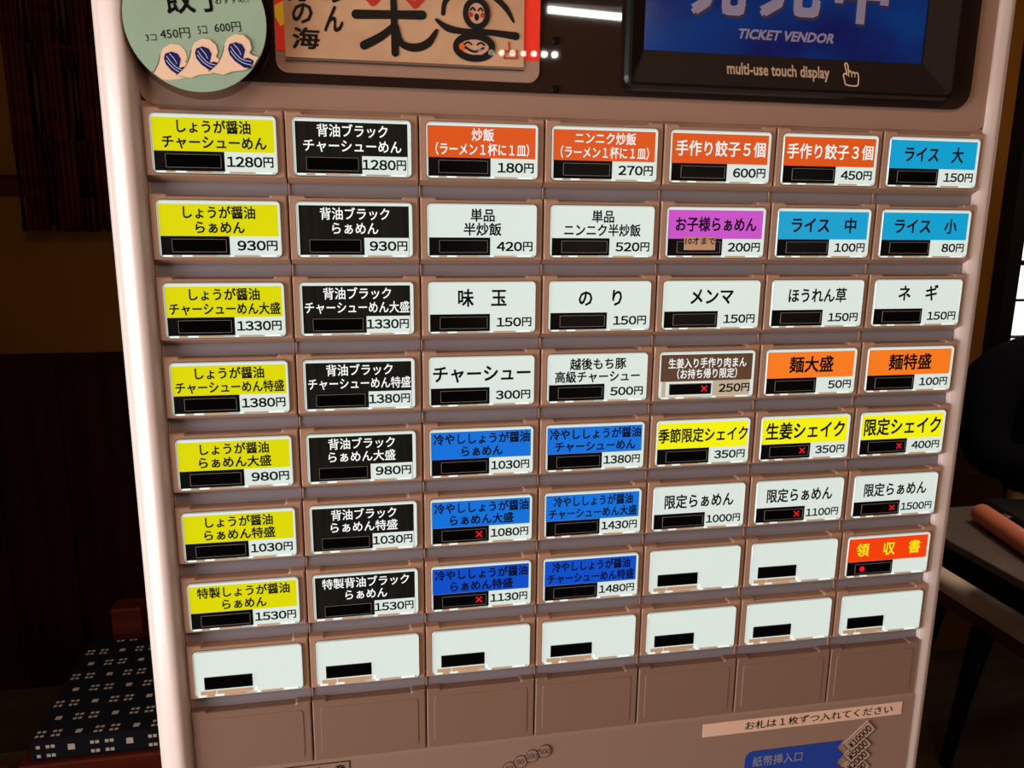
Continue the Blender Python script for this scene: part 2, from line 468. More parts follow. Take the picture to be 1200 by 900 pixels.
# screen picture: a blue glow with cloudy patches (given off by the screen)
m = bpy.data.materials.new('screen_picture'); m.use_nodes = True; MATS['screen_picture'] = m
nt = m.node_tree; bs = nt.nodes['Principled BSDF']
tc = nt.nodes.new('ShaderNodeTexCoord'); mp = nt.nodes.new('ShaderNodeMapping'); nz = nt.nodes.new('ShaderNodeTexNoise'); rp = nt.nodes.new('ShaderNodeValToRGB')
mp.inputs['Scale'].default_value = (9, 9, 14)
nz.inputs['Scale'].default_value = 1.6; nz.inputs['Detail'].default_value = 3
nt.links.new(tc.outputs['Object'], mp.inputs[0]); nt.links.new(mp.outputs[0], nz.inputs['Vector']); nt.links.new(nz.outputs['Fac'], rp.inputs[0])
rp.color_ramp.elements[0].position = 0.32; rp.color_ramp.elements[0].color = lin(20, 24, 92)
rp.color_ramp.elements[1].position = 0.68; rp.color_ramp.elements[1].color = lin(4, 66, 142)
bs.inputs['Base Color'].default_value = lin(10, 10, 14); bs.inputs['Roughness'].default_value = 0.12
nt.links.new(rp.outputs[0], bs.inputs['Emission Color']); bs.inputs['Emission Strength'].default_value = 0.6
card('screen_letters', (132, 114, 132), 0.7); card('screen_letter_shade', (52, 40, 62), 0.6)
b = MB('screen_picture')
b.flat(rect(SX0, SX1, SZ0, SZ1), -0.0012)
for i, (ch, xa, xb, zb) in enumerate((('発', 0.2905, 0.3245, 0.0595), ('売', 0.3335, 0.3685, 0.0605), ('中', 0.3795, 0.4115, 0.0595))):
    put_text(b, ch, xa + 0.001, xb + 0.001, Z(zb) - 0.0015, Z(zb) + 0.035, -0.0016, 'screen_letter_shade', 0.03)
    put_text(b, ch, xa, xb, Z(zb), Z(zb) + 0.0365, -0.0020, 'screen_letters', 0.03)
put_text(b, 'TICKET VENDOR', 0.3208, 0.3803, Z(0.0468), Z(0.0518), -0.0016, 'screen_letter_shade', 0.03, 0.25)
put_text(b, 'TICKET VENDOR', 0.3205, 0.3800, Z(0.0471), Z(0.0521), -0.0020, 'screen_letters', 0.03, 0.25)
b.box(SX0 - 0.001, SX1 + 0.001, -0.001, 0.002, SZ0 - 0.001, SZ1 + 0.001, 'black_plastic')
b.build('screen', disp, origin=root.location[:])

# ---- button grid
g = 0.0004; c = 0.0007; e = 0.0085; nt_ = 0.0011; ZB = -0.785 * H; CH = -0.855 * H
def surround_mesh():
    b = MB('tile_plastic')
    out = [(g, 0), (e, 0), (e + 0.0012, -nt_), (W - e - 0.0012, -nt_), (W - e, 0), (W - g, 0), (W - g, ZB), (g, ZB)]
    inn = [(g + c, -c), (e - 0.0003, -c), (e + 0.0009, -nt_ - c), (W - e - 0.0009, -nt_ - c), (W - e + 0.0003, -c), (W - g - c, -c), (W - g - c, ZB), (g + c, ZB)]
    o2 = out[::-1]; i2 = inn[::-1]
    b.loft([[(p[0], 0.013, p[1]) for p in o2], [(p[0], c, p[1]) for p in o2], [(p[0], 0, p[1]) for p in i2]], 'tile_plastic')
    prof = [(0.0, ZB + 0.0001), (0.006, CH), (0.0125, CH), (0.0125, ZB + 0.0001)]
    b.loft([[(W - g, p[0], p[1]) for p in prof], [(g, p[0], p[1]) for p in prof]], 'tile_plastic')
    b.box(g, W - g, 0.0058, 0.0125, -H - 0.0008, CH, 'gap_plastic')
    b.box(0, 0.0008, 0.0050, 0.0124, -H, CH, 'tile_plastic')
    b.flat(rrect(WX0 - 0.0004, WX1 + 0.0004, WZ0 - 0.0004, WZ1 + 0.0004, 0.0026), -0.00015, 'seam_brown')
    return b
WX0, WX1 = 0.057 * W, 0.942 * W
WZ1, WZ0 = -0.072 * H, -0.760 * H
WW, WH = WX1 - WX0, WZ1 - WZ0
def wx(f): return WX0 + f * WW
def wz(f): return WZ1 - f * WH      # f measured down from the top of the window
def button_mesh():
    b = MB('rim_clear')
    o = rrect(WX0, WX1, WZ0, WZ1, 0.0024)
    i1 = inset(o, 0.0003); i2 = inset(o, 0.0007)
    b.loft([[(p[0], 0.0002, p[1]) for p in o], [(p[0], -0.0012, p[1]) for p in o], [(p[0], -0.0016, p[1]) for p in i1], [(p[0], -0.0006, p[1]) for p in i2]], 'rim_clear', cap0=True, cap1=True)
    # moulded ledge along the bottom of the cap, its sparkle painted white and tan
    for xa, xb, mt in ((0.03, 0.10, 'rim_white_sparkle'), (0.11, 0.17, 'rim_tan_reflection'), (0.18, 0.26, 'rim_white_sparkle'), (0.27, 0.46, 'rim_tan_reflection'), (0.565, 0.60, 'rim_white_sparkle'), (0.61, 0.80, 'rim_tan_reflection'), (0.82, 0.95, 'rim_white_sparkle')):
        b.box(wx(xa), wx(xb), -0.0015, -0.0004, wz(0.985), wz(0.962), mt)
    return b
def display_mesh(blank, mark):
    b = MB('led_black')
    if blank: xa, xb, za, zb = 0.09, 0.53, 0.57, 0.83
    else: xa, xb, za, zb = 0.105, 0.545, 0.675, 0.905
    b.box(wx(xa), wx(xb), -0.0016, -0.0005, wz(zb), wz(za), 'led_black')
    if not blank:
        t = 0.00022
        xs0, xs1, zs0, zs1 = wx(xa), wx(xb), wz(zb), wz(za)
        b.box(xs0, xs1, -0.0018, -0.0015, zs0, zs0 + t, 'led_edge'); b.box(xs0, xs0 + t, -0.0018, -0.0015, zs0, zs1, 'led_edge')
        b.box(xs1 - t, xs1, -0.0018, -0.0015, zs0, zs1, 'led_edge')
        b.box(xs0, xs1, -0.0018, -0.0015, zs1 - t, zs1, 'led_edge')
    if mark == 'x':
        cx, cz, k = wx(0.47), wz(0.785), 0.0016
        stroke(b, [(cx - k, cz - k), (cx + k, cz + k)], 0.0007, -0.0018, 'led_red', 1)
        stroke(b, [(cx - k, cz + k), (cx + k, cz - k)], 0.0007, -0.00185, 'led_red', 1)
    if mark == 'o':
        b.flat(circle(wx(0.19), wz(0.79), 0.0019, 20), -0.0018, 'led_red')
    return b
LY = -0.0007
def label_mesh(kind, lines, price, ink='ink_black', opts={}):
    colour = kind
    b = MB('card_white' if kind not in ('card_black', 'card_brown') else kind)
    x0, x1, z1, z0 = wx(0.012), wx(0.988), wz(0.022), wz(0.965)
    b.flat(rrect(x0, x1, z0, z1, 0.0012, 3), LY, 'card_white')
    if kind == 'blank':
        for xa, xb, mt in ((0.05, 0.19, 'rim_tan_reflection'), (0.20, 0.53, 'rim_tan_reflection'), (0.55, 0.57, 'rim_white_sparkle')):  # reflection and shading below the display, painted as tan and white strips
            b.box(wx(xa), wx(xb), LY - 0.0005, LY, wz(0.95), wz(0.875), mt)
        return b
    ct = opts.get('top', 0.065)          # white margin above the coloured print
    if kind == 'card_black':
        b.flat(rect(wx(0.022), wx(0.968), wz(0.955), wz(ct)), LY - 0.0001, 'card_black')
        b.flat(rect(wx(0.575), wx(0.965), wz(0.955), wz(0.64)), LY - 0.0002, 'card_white')
    else:
        if kind != 'card_white':
            b.flat(rect(wx(0.013), wx(0.978), wz(0.625), wz(ct)), LY - 0.0001, kind)
        if kind == 'card_brown':
            b.flat(rect(wx(0.03), wx(0.965), wz(0.955), wz(0.625)), LY - 0.0001, 'card_cream')
            b.flat(rect(wx(0.07), wx(0.565), wz(0.94), wz(0.635)), LY - 0.0002, 'card_white')
        else:
            b.flat(rect(wx(0.016), wx(0.57), wz(0.96), wz(0.625)), LY - 0.0002, 'ink_black')
    Y = LY - 0.0003
    n = len(lines)
    for i, ln in enumerate(lines):
        txt, ew, eh = ln[0], ln[1] * WW, ln[2] * WH
        cy = (0.345 if n == 1 else (0.215, 0.475)[i])
        if len(ln) > 3: cy = ln[3]
        put_line(b, txt, wx(0.5 if len(ln) < 5 else ln[4]), wz(cy), ew, eh, Y, ink, opts.get('off', 0.021 if ink == 'ink_black' else 0.011))
    if price:
        w = {2: 0.265, 3: 0.34, 4: 0.385}[len(price)] * opts.get('pw', 1.0)
        r_ = 0.958 if kind == 'card_black' else 0.97
        put_digits(b, price + '円', wx(r_ - w), wx(r_), wz(0.875), wz(0.705), Y, 'ink_black', 0.025)
    return b

L2 = lambda a, c, ew1=0.102, ew2=None, eh=0.235: [(a, ew1, eh), (c, ew2 if ew2 else min(0.105, 0.93 / len(c)), eh)]
Yl, Bk, Og, Cy, Wh, Bl, Db, Mg, By, Lo = 'card_yellow', 'card_black', 'card_orange', 'card_cyan', 'card_white', 'card_blue', 'card_deep_blue', 'card_magenta', 'card_bright_yellow', 'card_light_orange'
iw, ik = 'ink_white', 'ink_black'
sh = 'しょうが醤油'; se = '背油ブラック'; hi = '冷やししょうが醤油'
GRID = [
 [(Yl, L2(sh, 'チャーシューめん'), '1280', ik, ''), (Bk, L2(se, 'チャーシューめん'), '1280', iw, ''), (Og, L2('炒飯', '（ラーメン１杯に１皿）', 0.102, 0.087), '180', iw, ''), (Og, L2('ニンニク炒飯', '（ラーメン１杯に１皿）', 0.098, 0.087), '270', iw, ''), (Og, [('手作り餃子５個', 0.13, 0.31)], '600', iw, ''), (Og, [('手作り餃子３個', 0.132, 0.31)], '450', iw, ''), (Cy, [('ライス　大', 0.135, 0.33)], '150', ik, '')],
 [(Yl, L2(sh, 'らぁめん'), '930', ik, ''), (Bk, L2(se, 'らぁめん'), '930', iw, ''), (Wh, L2('単品', '半炒飯', 0.115, 0.117, 0.25), '420', ik, ''), (Wh, L2('単品', 'ニンニク半炒飯', 0.112, 0.107, 0.25), '520', ik, ''), (Mg, [('お子様らぁめん', 0.12, 0.30)], '200', ik, 's'), (Cy, [('ライス　中', 0.145, 0.33)], '100', ik, ''), (Cy, [('ライス　小', 0.145, 0.33)], '80', ik, '')],
 [(Yl, L2(sh, 'チャーシューめん大盛'), '1330', ik, ''), (Bk, L2(se, 'チャーシューめん大盛'), '1330', iw, ''), (Wh, [('味　玉', 0.155, 0.36, 0.32)], '150', ik, ''), (Wh, [('の　り', 0.155, 0.36, 0.34)], '150', ik, ''), (Wh, [('メンマ', 0.155, 0.36, 0.33)], '150', ik, ''), (Wh, [('ほうれん草', 0.13, 0.32, 0.33)], '150', ik, ''), (Wh, [('ネ　ギ', 0.155, 0.36, 0.30)], '150', ik, '')],
 [(Yl, L2(sh, 'チャーシューめん特盛'), '1380', ik, ''), (Bk, L2(se, 'チャーシューめん特盛'), '1380', iw, ''), (Wh, [('チャーシュー', 0.158, 0.36, 0.35)], '300', ik, ''), (Wh, L2('越後もち豚', '高級チャーシュー', 0.113, 0.108, 0.25), '500', ik, ''), ('card_brown', [('生姜入り手作り肉まん', 0.083, 0.225, 0.25), ('（お持ち帰り限定）', 0.083, 0.225, 0.475)], '250', iw, 'x'), (Lo, [('麺大盛', 0.165, 0.37)], '50', ik, ''), (Lo, [('麺特盛', 0.168, 0.37)], '100', ik, '')],
 [(Yl, L2(sh, 'らぁめん大盛', 0.104, 0.108), '980', ik, ''), (Bk, L2(se, 'らぁめん大盛', 0.104, 0.106), '980', iw, ''), (Bl, L2(hi, 'らぁめん', 0.104, 0.104), '1030', ik, ''), (Bl, L2(hi, 'チャーシューめん', 0.104, 0.104), '1380', ik, ''), (By, [('季節限定シェイク', 0.122, 0.33)], '350', ik, ''), (By, [('生姜シェイク', 0.152, 0.40)], '350', ik, 'x'), (By, [('限定シェイク', 0.156, 0.41)], '400', ik, 'x')],
 [(Yl, L2(sh, 'らぁめん特盛', 0.104, 0.108), '1030', ik, ''), (Bk, L2(se, 'らぁめん特盛', 0.104, 0.108), '1030', iw, ''), (Bl, L2(hi, 'らぁめん大盛', 0.104, 0.108), '1080', ik, 'x'), (Bl, L2(hi, 'チャーシューめん大盛', 0.092, 0.092), '1430', ik, ''), (Wh, [('限定らぁめん', 0.128, 0.33, 0.36)], '1000', ik, ''), (Wh, [('限定らぁめん', 0.128, 0.33, 0.36)], '1100', ik, 'x'), (Wh, [('限定らぁめん', 0.128, 0.33, 0.36)], '1500', ik, 'x')],
 [(Yl, L2('特製しょうが醤油', 'らぁめん', 0.105, 0.105), '1530', ik, ''), (Bk, L2('特製背油ブラック', 'らぁめん', 0.105, 0.105), '1530', iw, ''), (Db, L2(hi, 'らぁめん特盛', 0.104, 0.108), '1130', ik, 'x'), (Db, L2(hi, 'チャーシューめん特盛', 0.092, 0.092), '1480', ik, ''), ('blank', [], '', ik, ''), ('blank', [], '', ik, ''), ('card_red', [('領　収　書', 0.158, 0.34)], '', 'ink_yellow', 'o')],
 [('blank', [], '', ik, '')] * 7,
]
CN = {Yl: 'yellow', Bk: 'black', Og: 'orange', Cy: 'cyan', Wh: 'white', Bl: 'blue', Db: 'deep blue', Mg: 'magenta', By: 'bright yellow', Lo: 'light orange', 'card_brown': 'brown', 'card_red': 'red', 'blank': 'blank white'}
ORD = ['first', 'second', 'third', 'fourth', 'fifth', 'sixth', 'seventh', 'eighth']
sur0 = surround_mesh().build('button_surround', root)
but0 = button_mesh().build('button', root)
blank_lab = label_mesh('blank', [], '').build('label_card')
disp_cache = {}
rl = Vector(root.location)
def at_cell(i, j): return Vector((GX + i * W, 0, GZ - j * H)) - rl
first = True
for j, rowdef in enumerate(GRID):
    for i, (kind, lines, price, ink, mark) in enumerate(rowdef):
        p = at_cell(i, j)
        if first: s, bt = sur0, but0
        else:
            s = sur0.copy(); COL.objects.link(s); bt = but0.copy(); COL.objects.link(bt); s.parent = root; bt.parent = root
        s.location = p; bt.location = p
        bl = kind == 'blank'
        if bl: bt['label'] = 'blank white lit button, %s row, %s column' % (ORD[j], ORD[i])
        elif not price: bt['label'] = 'red receipt button with yellow lettering and red dot'
        else: bt['label'] = '%s lit menu button priced %s yen, %s row' % (CN[kind], price, ORD[j])
        if bl and 'l' in disp_cache: lc = disp_cache['l'].copy(); COL.objects.link(lc)
        elif bl: lc = blank_lab; disp_cache['l'] = lc
        else: lc = label_mesh(kind, lines, price, ink).build('label_card')
        lc.parent = bt; lc.location = (0, 0, 0)
        key = (bl, 'x' if mark == 'x' else 'o' if mark == 'o' else '')
        if key in disp_cache: d = disp_cache[key].copy(); COL.objects.link(d)
        else: d = display_mesh(*key).build('sold_out_display'); disp_cache[key] = d
        d.parent = bt; d.location = (0, 0, 0)
        if mark == 's':
            b = MB('sticker_tan')
            b.box(wx(0.175), wx(0.49), -0.0022, -0.0019, wz(0.845), wz(0.585))
            put_text(b, '10才まで', wx(0.185), wx(0.485), wz(0.735), wz(0.595), -0.00225, 'ink_black', 0.015)
            st = b.build('age_sticker', bt); st['label'] = 'small tan paper sticker on the magenta button'
        first = False
# ninth row: blank covers
def blank_mesh():
    b = MB('blank_plastic')
    hh = 0.0415
    out = [(g, 0), (e, 0), (e + 0.0012, -nt_), (W - e - 0.0012, -nt_), (W - e, 0), (W - g, 0), (W - g, -hh), (g, -hh)][::-1]
    inn = [(g + c, -c), (e - 0.0003, -c), (e + 0.0009, -nt_ - c), (W - e - 0.0009, -nt_ - c), (W - e + 0.0003, -c), (W - g - c, -c), (W - g - c, -hh + c), (g + c, -hh + c)][::-1]
    b.loft([[(p[0], 0.012, p[1]) for p in out], [(p[0], c, p[1]) for p in out], [(p[0], 0, p[1]) for p in inn]])
    fr = rrect(0.0045, W - 0.0045, -hh + 0.003, -0.0045, 0.003)
    b.loft([[(p[0], 0.001, p[1]) for p in fr], [(p[0], -0.0003, p[1]) for p in inset(fr, 0.0008)]], cap0=False)
    return b
bp0 = blank_mesh().build('blank_panel', root)
for i in range(7):
    o = bp0 if i == 0 else bp0.copy()
    if i: COL.objects.link(o); o.parent = root
    o.location = at_cell(i, 8)

# ---- lower panel with its labels
b = MB('lower_plastic')
zt = Z(-0.3843)
prof = [(0.02, 0.02), (0.02, zt), (0.0028, zt), (0.0008, zt - 0.0012), (0.0, zt - 0.0035), (0.0, 0.03), (0.02, 0.03)]
b.loft([[(0.4900, p[0], p[1]) for p in prof[1:]], [(0.0, p[0], p[1]) for p in prof[1:]]], 'lower_plastic')
low = child(b, 'lower_panel', root)
mat('tape_paper', (214, 176, 152), 0.6, 0.2)
b = MB('tape_paper')
b.plate(rect(0.3285, 0.4812, Z(-0.4012), Z(-0.3912)), -0.0004, 0.0002)
put_text(b, 'お札は１枚ずつ入れてください', 0.3595, 0.4735, Z(-0.3992), Z(-0.3928), -0.00055, 'ink_black', 0.005)
child(b, 'instruction_strip', root, 'pale paper strip with a line of black lettering')
mat('slot_blue', (34, 62, 150), 0.4, 0.4); mat('print_grey', (130, 130, 150), 0.5)
mat('bill_paper', (168, 140, 122), 0.6)
b = MB('slot_blue')
bx = rrect(0.3615, 0.4385, Z(-0.52), Z(-0.4170), 0.006, corners='ad')
# right side is notched where the note pictures meet the panel
bx = [p for p in bx if p[0] < 0.43] + [(0.4365, Z(-0.4170)), (0.4325, Z(-0.4230)), (0.4385, Z(-0.4285)), (0.4335, Z(-0.4345)), (0.4385, Z(-0.4400)), (0.4335, Z(-0.4460)), (0.4385, Z(-0.52))]
def ccw(pts):
    cx = sum(p[0] for p in pts) / len(pts); cz = sum(p[1] for p in pts) / len(pts)
    return sorted(pts, key=lambda p: math.atan2(p[1] - cz, p[0] - cx))
b.plate(ccw(bx), -0.0003, 0.0003)
put_text(b, '紙幣挿入口', 0.3675, 0.4055, Z(-0.4295), Z(-0.4215), -0.0005, 'print_grey', 0.01)
b.box(0.372, 0.432, -0.004, 0.0, Z(-0.470), Z(-0.452), 'black_plastic', bev=0.001)
child(b, 'bill_slot', root, 'blue panel of the banknote slot with grey lettering')
for k, (txt, ox, oz) in enumerate((('¥10000', 0.4370, -0.4200), ('¥5000', 0.4380, -0.4295), ('¥2000', 0.4385, -0.4385), ('¥1000', 0.4390, -0.4475))):
    b = MB('bill_paper')
    ln = (0.0245, 0.0205, 0.0205, 0.0205)[k]; hg = 0.0098; a = math.radians(43)
    def P(u, v): return (ox + u * math.cos(a) + v * math.sin(a), Z(oz) + u * math.sin(a) - v * math.cos(a))
    yy = -0.0009 + 0.0001 * k
    b.plate([P(0, 0), P(ln, 0), P(ln, hg), P(0, hg)], yy, 0.0002)
    for q0, q1 in (((0, 0), (ln, 0)), ((ln, 0), (ln, hg)), ((ln, hg), (0, hg)), ((0, hg), (0, 0))):
        stroke(b, [P(*q0), P(*q1)], 0.0004, yy - 0.0001, 'ink_black', 1)
    cxy = P(ln / 2, hg / 2)
    put_digits(b, txt, cxy[0] - ln * 0.42, cxy[0] + ln * 0.42, cxy[1] - 0.0028, cxy[1] + 0.0028, yy - 0.0001, 'ink_black', 0.02, a)
    child(b, 'note_picture', root)
for k, (txt, cx, cz, hw) in enumerate((('500', 0.2170, -0.3972, 0.0038), ('100', 0.2085, -0.3998, 0.0038), ('50', 0.2010, -0.4032, 0.0026), ('10', 0.1935, -0.4070, 0.0026))):
    b = MB('lower_plastic')
    yy = -0.0006 + 0.0001 * k
    b.plate(circle(cx, Z(cz), 0.0048), yy, 0.0002)
    ring = circle(cx, Z(cz), 0.0046)
    stroke(b, ring + ring[:1], 0.0004, yy - 0.0001, 'ink_black', 1)
    put_digits(b, txt, cx - hw, cx + hw, Z(cz) - 0.0018, Z(cz) + 0.0018, yy - 0.0001, 'ink_black', 0.0)
    child(b, 'coin_picture', root)
b = MB('lower_plastic')
b.plate(rect(0.0505, 0.0915, Z(-0.47), Z(-0.3880)), -0.0002, 0.0002)
for q0, q1 in (((0.0505, -0.3880), (0.0915, -0.3880)), ((0.0915, -0.3880), (0.0915, -0.47)), ((0.0505, -0.3880), (0.0505, -0.47)), ((0.0505, -0.47), (0.0915, -0.47))):
    stroke(b, [(q0[0], Z(q0[1])), (q1[0], Z(q1[1]))], 0.0006, -0.0003, 'ink_black', 1)
put_text(b, '注　意', 0.0690, 0.0885, Z(-0.3975), Z(-0.3900), -0.0003, 'ink_black', 0.02)
child(b, 'notice_box', root)

# ================================================================== things fixed to the front of the machine
# round gyoza card on a clear disc
mat('card_green', (146, 170, 146), 0.6, 0.2, noise=((60, 60, 60), 0.05))
mat('wave_cream', (232, 196, 166), 0.6, 0.2)
mat('wave_blue', (14, 22, 92), 0.6, 0.2)
mat('wave_stripe', (190, 196, 220), 0.6)
clear_mat('clear_acrylic', (232, 224, 220))
CX, CZ, CR = 0.0315, Z(0.0392), 0.0332
gy = thing('round_menu_card', 'round green hand-drawn menu card with blue waves, on the machine beside the poster', 'menu card', (CX, -0.004, CZ))
b = MB('clear_acrylic')
o = circle(CX + 0.0006, CZ - 0.0010, 0.0352, 56)
b.loft([[(p[0], -0.0066, p[1]) for p in o], [(p[0], -0.0112, p[1]) for p in o]], 'clear_acrylic', smooth=False)
child(b, 'clear_disc', gy, 'clear plastic backing disc')
b = MB('black_plastic')
for dx in (-0.012, 0.016): b.box(CX + dx - 0.006, CX + dx + 0.006, -0.0066, 0.0036, CZ + 0.006, CZ + 0.018, 'black_plastic')
child(b, 'mounting_pad', gy)
b = MB('card_green')
o = circle(CX, CZ, CR, 64)
b.loft([[(p[0], -0.0113, p[1]) for p in o], [(p[0], -0.0122, p[1]) for p in o]], 'card_green', cap1=False)
b.flat(o, -0.0122, 'card_green')
Y = -0.01235
def cp(dx, dz): return (CX + dx, CZ + dz)
a = math.radians(6)
put_text(b, '餃子', CX - 0.0135, CX + 0.0135, CZ + 0.0035, CZ + 0.0185, Y, 'ink_black', 0.012, 0, a)
put_text(b, 'おすすめ!!', CX + 0.0095, CX + 0.0255, CZ + 0.0085, CZ + 0.0125, Y, 'ink_black', 0.0, 0, a)
put_text(b, '3コ', CX - 0.0235, CX - 0.0185, CZ - 0.0105, CZ - 0.0075, Y, 'ink_black', 0.0, 0, a)
put_text(b, '450円', CX - 0.0168, CX - 0.0030, CZ - 0.0090, CZ - 0.0042, Y, 'ink_black', 0.0, 0, a)
put_text(b, '5コ', CX + 0.0008, CX + 0.0050, CZ - 0.0062, CZ - 0.0025, Y, 'ink_black', 0.0, 0, a)
put_text(b, '600円', CX + 0.0085, CX + 0.0210, CZ - 0.0048, CZ - 0.0002, Y, 'ink_black', 0.0, 0, a)
def inside(p, r=CR - 0.0004):
    d = Vector((p[0] - CX, p[1] - CZ))
    if d.length > r: d = d / d.length * r
    return (CX + d.x, CZ + d.y)
def wave(wx0, wz0, s, y, end):
    """one curling wave: cream body, blue hollow with pale stripes"""
    body = [(-10, -8.6), (-6.7, -5.6), (-5.0, -2.4), (-4.2, 0.4), (-2.9, 2.8), (-0.2, 4.3), (2.6, 4.1), (4.5, 2.3), (5.0, -0.2), (4.2, -1.7), (5.2, -2.5), (end, -3.4), (end + 1.5, -5.4), (5, -6.4), (2, -7.6), (-2, -8.2), (-5, -9.4)]
    b.flat([inside((wx0 + p[0] * s, wz0 + p[1] * s)) for p in body], y, 'wave_cream')
    hol = [(-1.9, 0.8), (0, 1.5), (1.8, 0.9), (2.6, -0.6), (2.2, -2.2), (1.9, -3.4), (3.2, -3.0), (4.3, -3.4), (5.0, -4.0), (4.0, -6.2), (2.0, -6.0), (-0.6, -4.2), (-2.0, -2.4), (-2.4, -0.6)]
    hol = [(p[0] * 1.16 - 0.2, p[1] * 1.12) for p in hol]
    stroke(b, [inside((wx0 + p[0] * s, wz0 + p[1] * s)) for p in body[:4]], 0.00025, y - 0.00012, 'ink_black', 3)
    b.flat([inside((wx0 + p[0] * s, wz0 + p[1] * s)) for p in hol], y - 0.0001, 'wave_blue')
    for q in ([(-0.9, 0.9), (0.6, -0.8), (1.3, -2.4)], [(-1.9, 0.0), (-0.6, -2.0), (1.6, -4.0), (4.6, -4.6)], [(-2.1, -1.4), (-0.6, -3.4), (1.8, -5.1), (4.6, -5.8)]):
        stroke(b, [inside((wx0 + p[0] * s, wz0 + p[1] * s)) for p in q], 0.00032, y - 0.0002, 'wave_stripe', 3)
wave(CX - 0.0118, CZ - 0.0172, 0.00135, Y, 7)
wave(CX + 0.0028, CZ - 0.0142, 0.00135, Y - 0.0003, 7)
wave(CX + 0.0186, CZ - 0.0116, 0.00140, Y - 0.0006, 8)
child(b, 'card', gy)

# poster in a clear sleeve
mat('poster_paper', (190, 150, 116), 0.7, 0.2, coat=0.35, noise=((40, 40, 40), 0.14))
mat('poster_red', (240, 44, 16), 0.5, 0.3, coat=0.5)
mat('poster_yellow', (246, 196, 10), 0.5, 0.3, coat=0.5)
mat('sleeve_plastic', (150, 116, 98), 0.25, 0.5, coat=0.5)
mat('brush_black', (14, 11, 10), 0.45, 0.15, coat=0.1)
mat('brush_red', (176, 34, 14), 0.5, 0.3, coat=0.3)
mat('brush_orange', (214, 92, 20), 0.5, 0.3, coat=0.3)
po = thing('calligraphy_poster', 'tan brush calligraphy poster with red edges in a clear sleeve left of display', 'poster', (0.137, 0.0, Z(0.0188)))
b = MB('sleeve_plastic'); b.plate(rrect(0.0675, 0.2062, Z(0.0187), Z(0.182), 0.006), -0.0008, 0.0006, bev=0.0003)
child(b, 'sleeve', po)
b = MB('poster_red')
b.plate(rect(0.1965, 0.2058, Z(0.0300), Z(0.178)), -0.0012, -0.0007, 'poster_red')
child(b, 'edge_strip', po, 'red strip at the right side of the poster')
b = MB('poster_red')
b.plate(rect(0.0680, 0.0735, Z(0.0292), Z(0.178)), -0.0012, -0.0007, 'poster_red')
b.flat([(0.0681, Z(0.0455)), (0.0681, Z(0.0505)), (0.0728, Z(0.0530)), (0.0728, Z(0.0420)), (0.0705, Z(0.0408))], -0.0014, 'poster_yellow')
child(b, 'edge_strip', po, 'red strip with a yellow patch at the left side')
b = MB('poster_paper')
b.plate(rect(0.0725, 0.1970, Z(0.0262), Z(0.180)), -0.0018, -0.0012)
b.box(0.0722, 0.1972, -0.0021, -0.0012, Z(0.0244), Z(0.0250), 'seam_dark')
Y = -0.0020
def q(x, z): return (x, Z(z))
K = 'brush_black'
stroke(b, [q(0.1085, 0.0483), q(0.125, 0.0490), q(0.1425, 0.0497)], [0.0046, 0.0042, 0.0046], Y, K)
stroke(b, [q(0.1272, 0.084), q(0.1278, 0.055), q(0.1282, 0.0305)], [0.0036, 0.0034, 0.0040], Y - 0.0001, K)
stroke(b, [q(0.1275, 0.0435), q(0.121, 0.0382), q(0.1122, 0.0335)], [0.0030, 0.0040, 0.0044], Y - 0.0002, K)
stroke(b, [q(0.1290, 0.0435), q(0.1315, 0.0355), q(0.1385, 0.0335), q(0.1455, 0.0362), q(0.1500, 0.0425)], [0.0026, 0.0034, 0.0042, 0.0040, 0.0018], Y - 0.0002, K)
stroke(b, [q(0.112, 0.071), q(0.128, 0.0725), q(0.146, 0.0730)], [0.0042, 0.0040, 0.0044], Y - 0.0003, K)
for hx_, hz_, s in ((0.1172, 0.0585, 1.0), (0.1388, 0.0585, 1.0)):
    for sg, dy in ((-1, 0.0), (1, 0.00003)):
        hp = [(0, -0.0045), (sg * 0.0048, 0.0008), (sg * 0.0044, 0.0040), (sg * 0.0018, 0.0046), (0, 0.0028)]
        stroke(b, [q(hx_ + p[0] * s, hz_ + p[1] * s) for p in hp], 0.0030, Y - 0.0001 - dy, 'brush_red', 4)
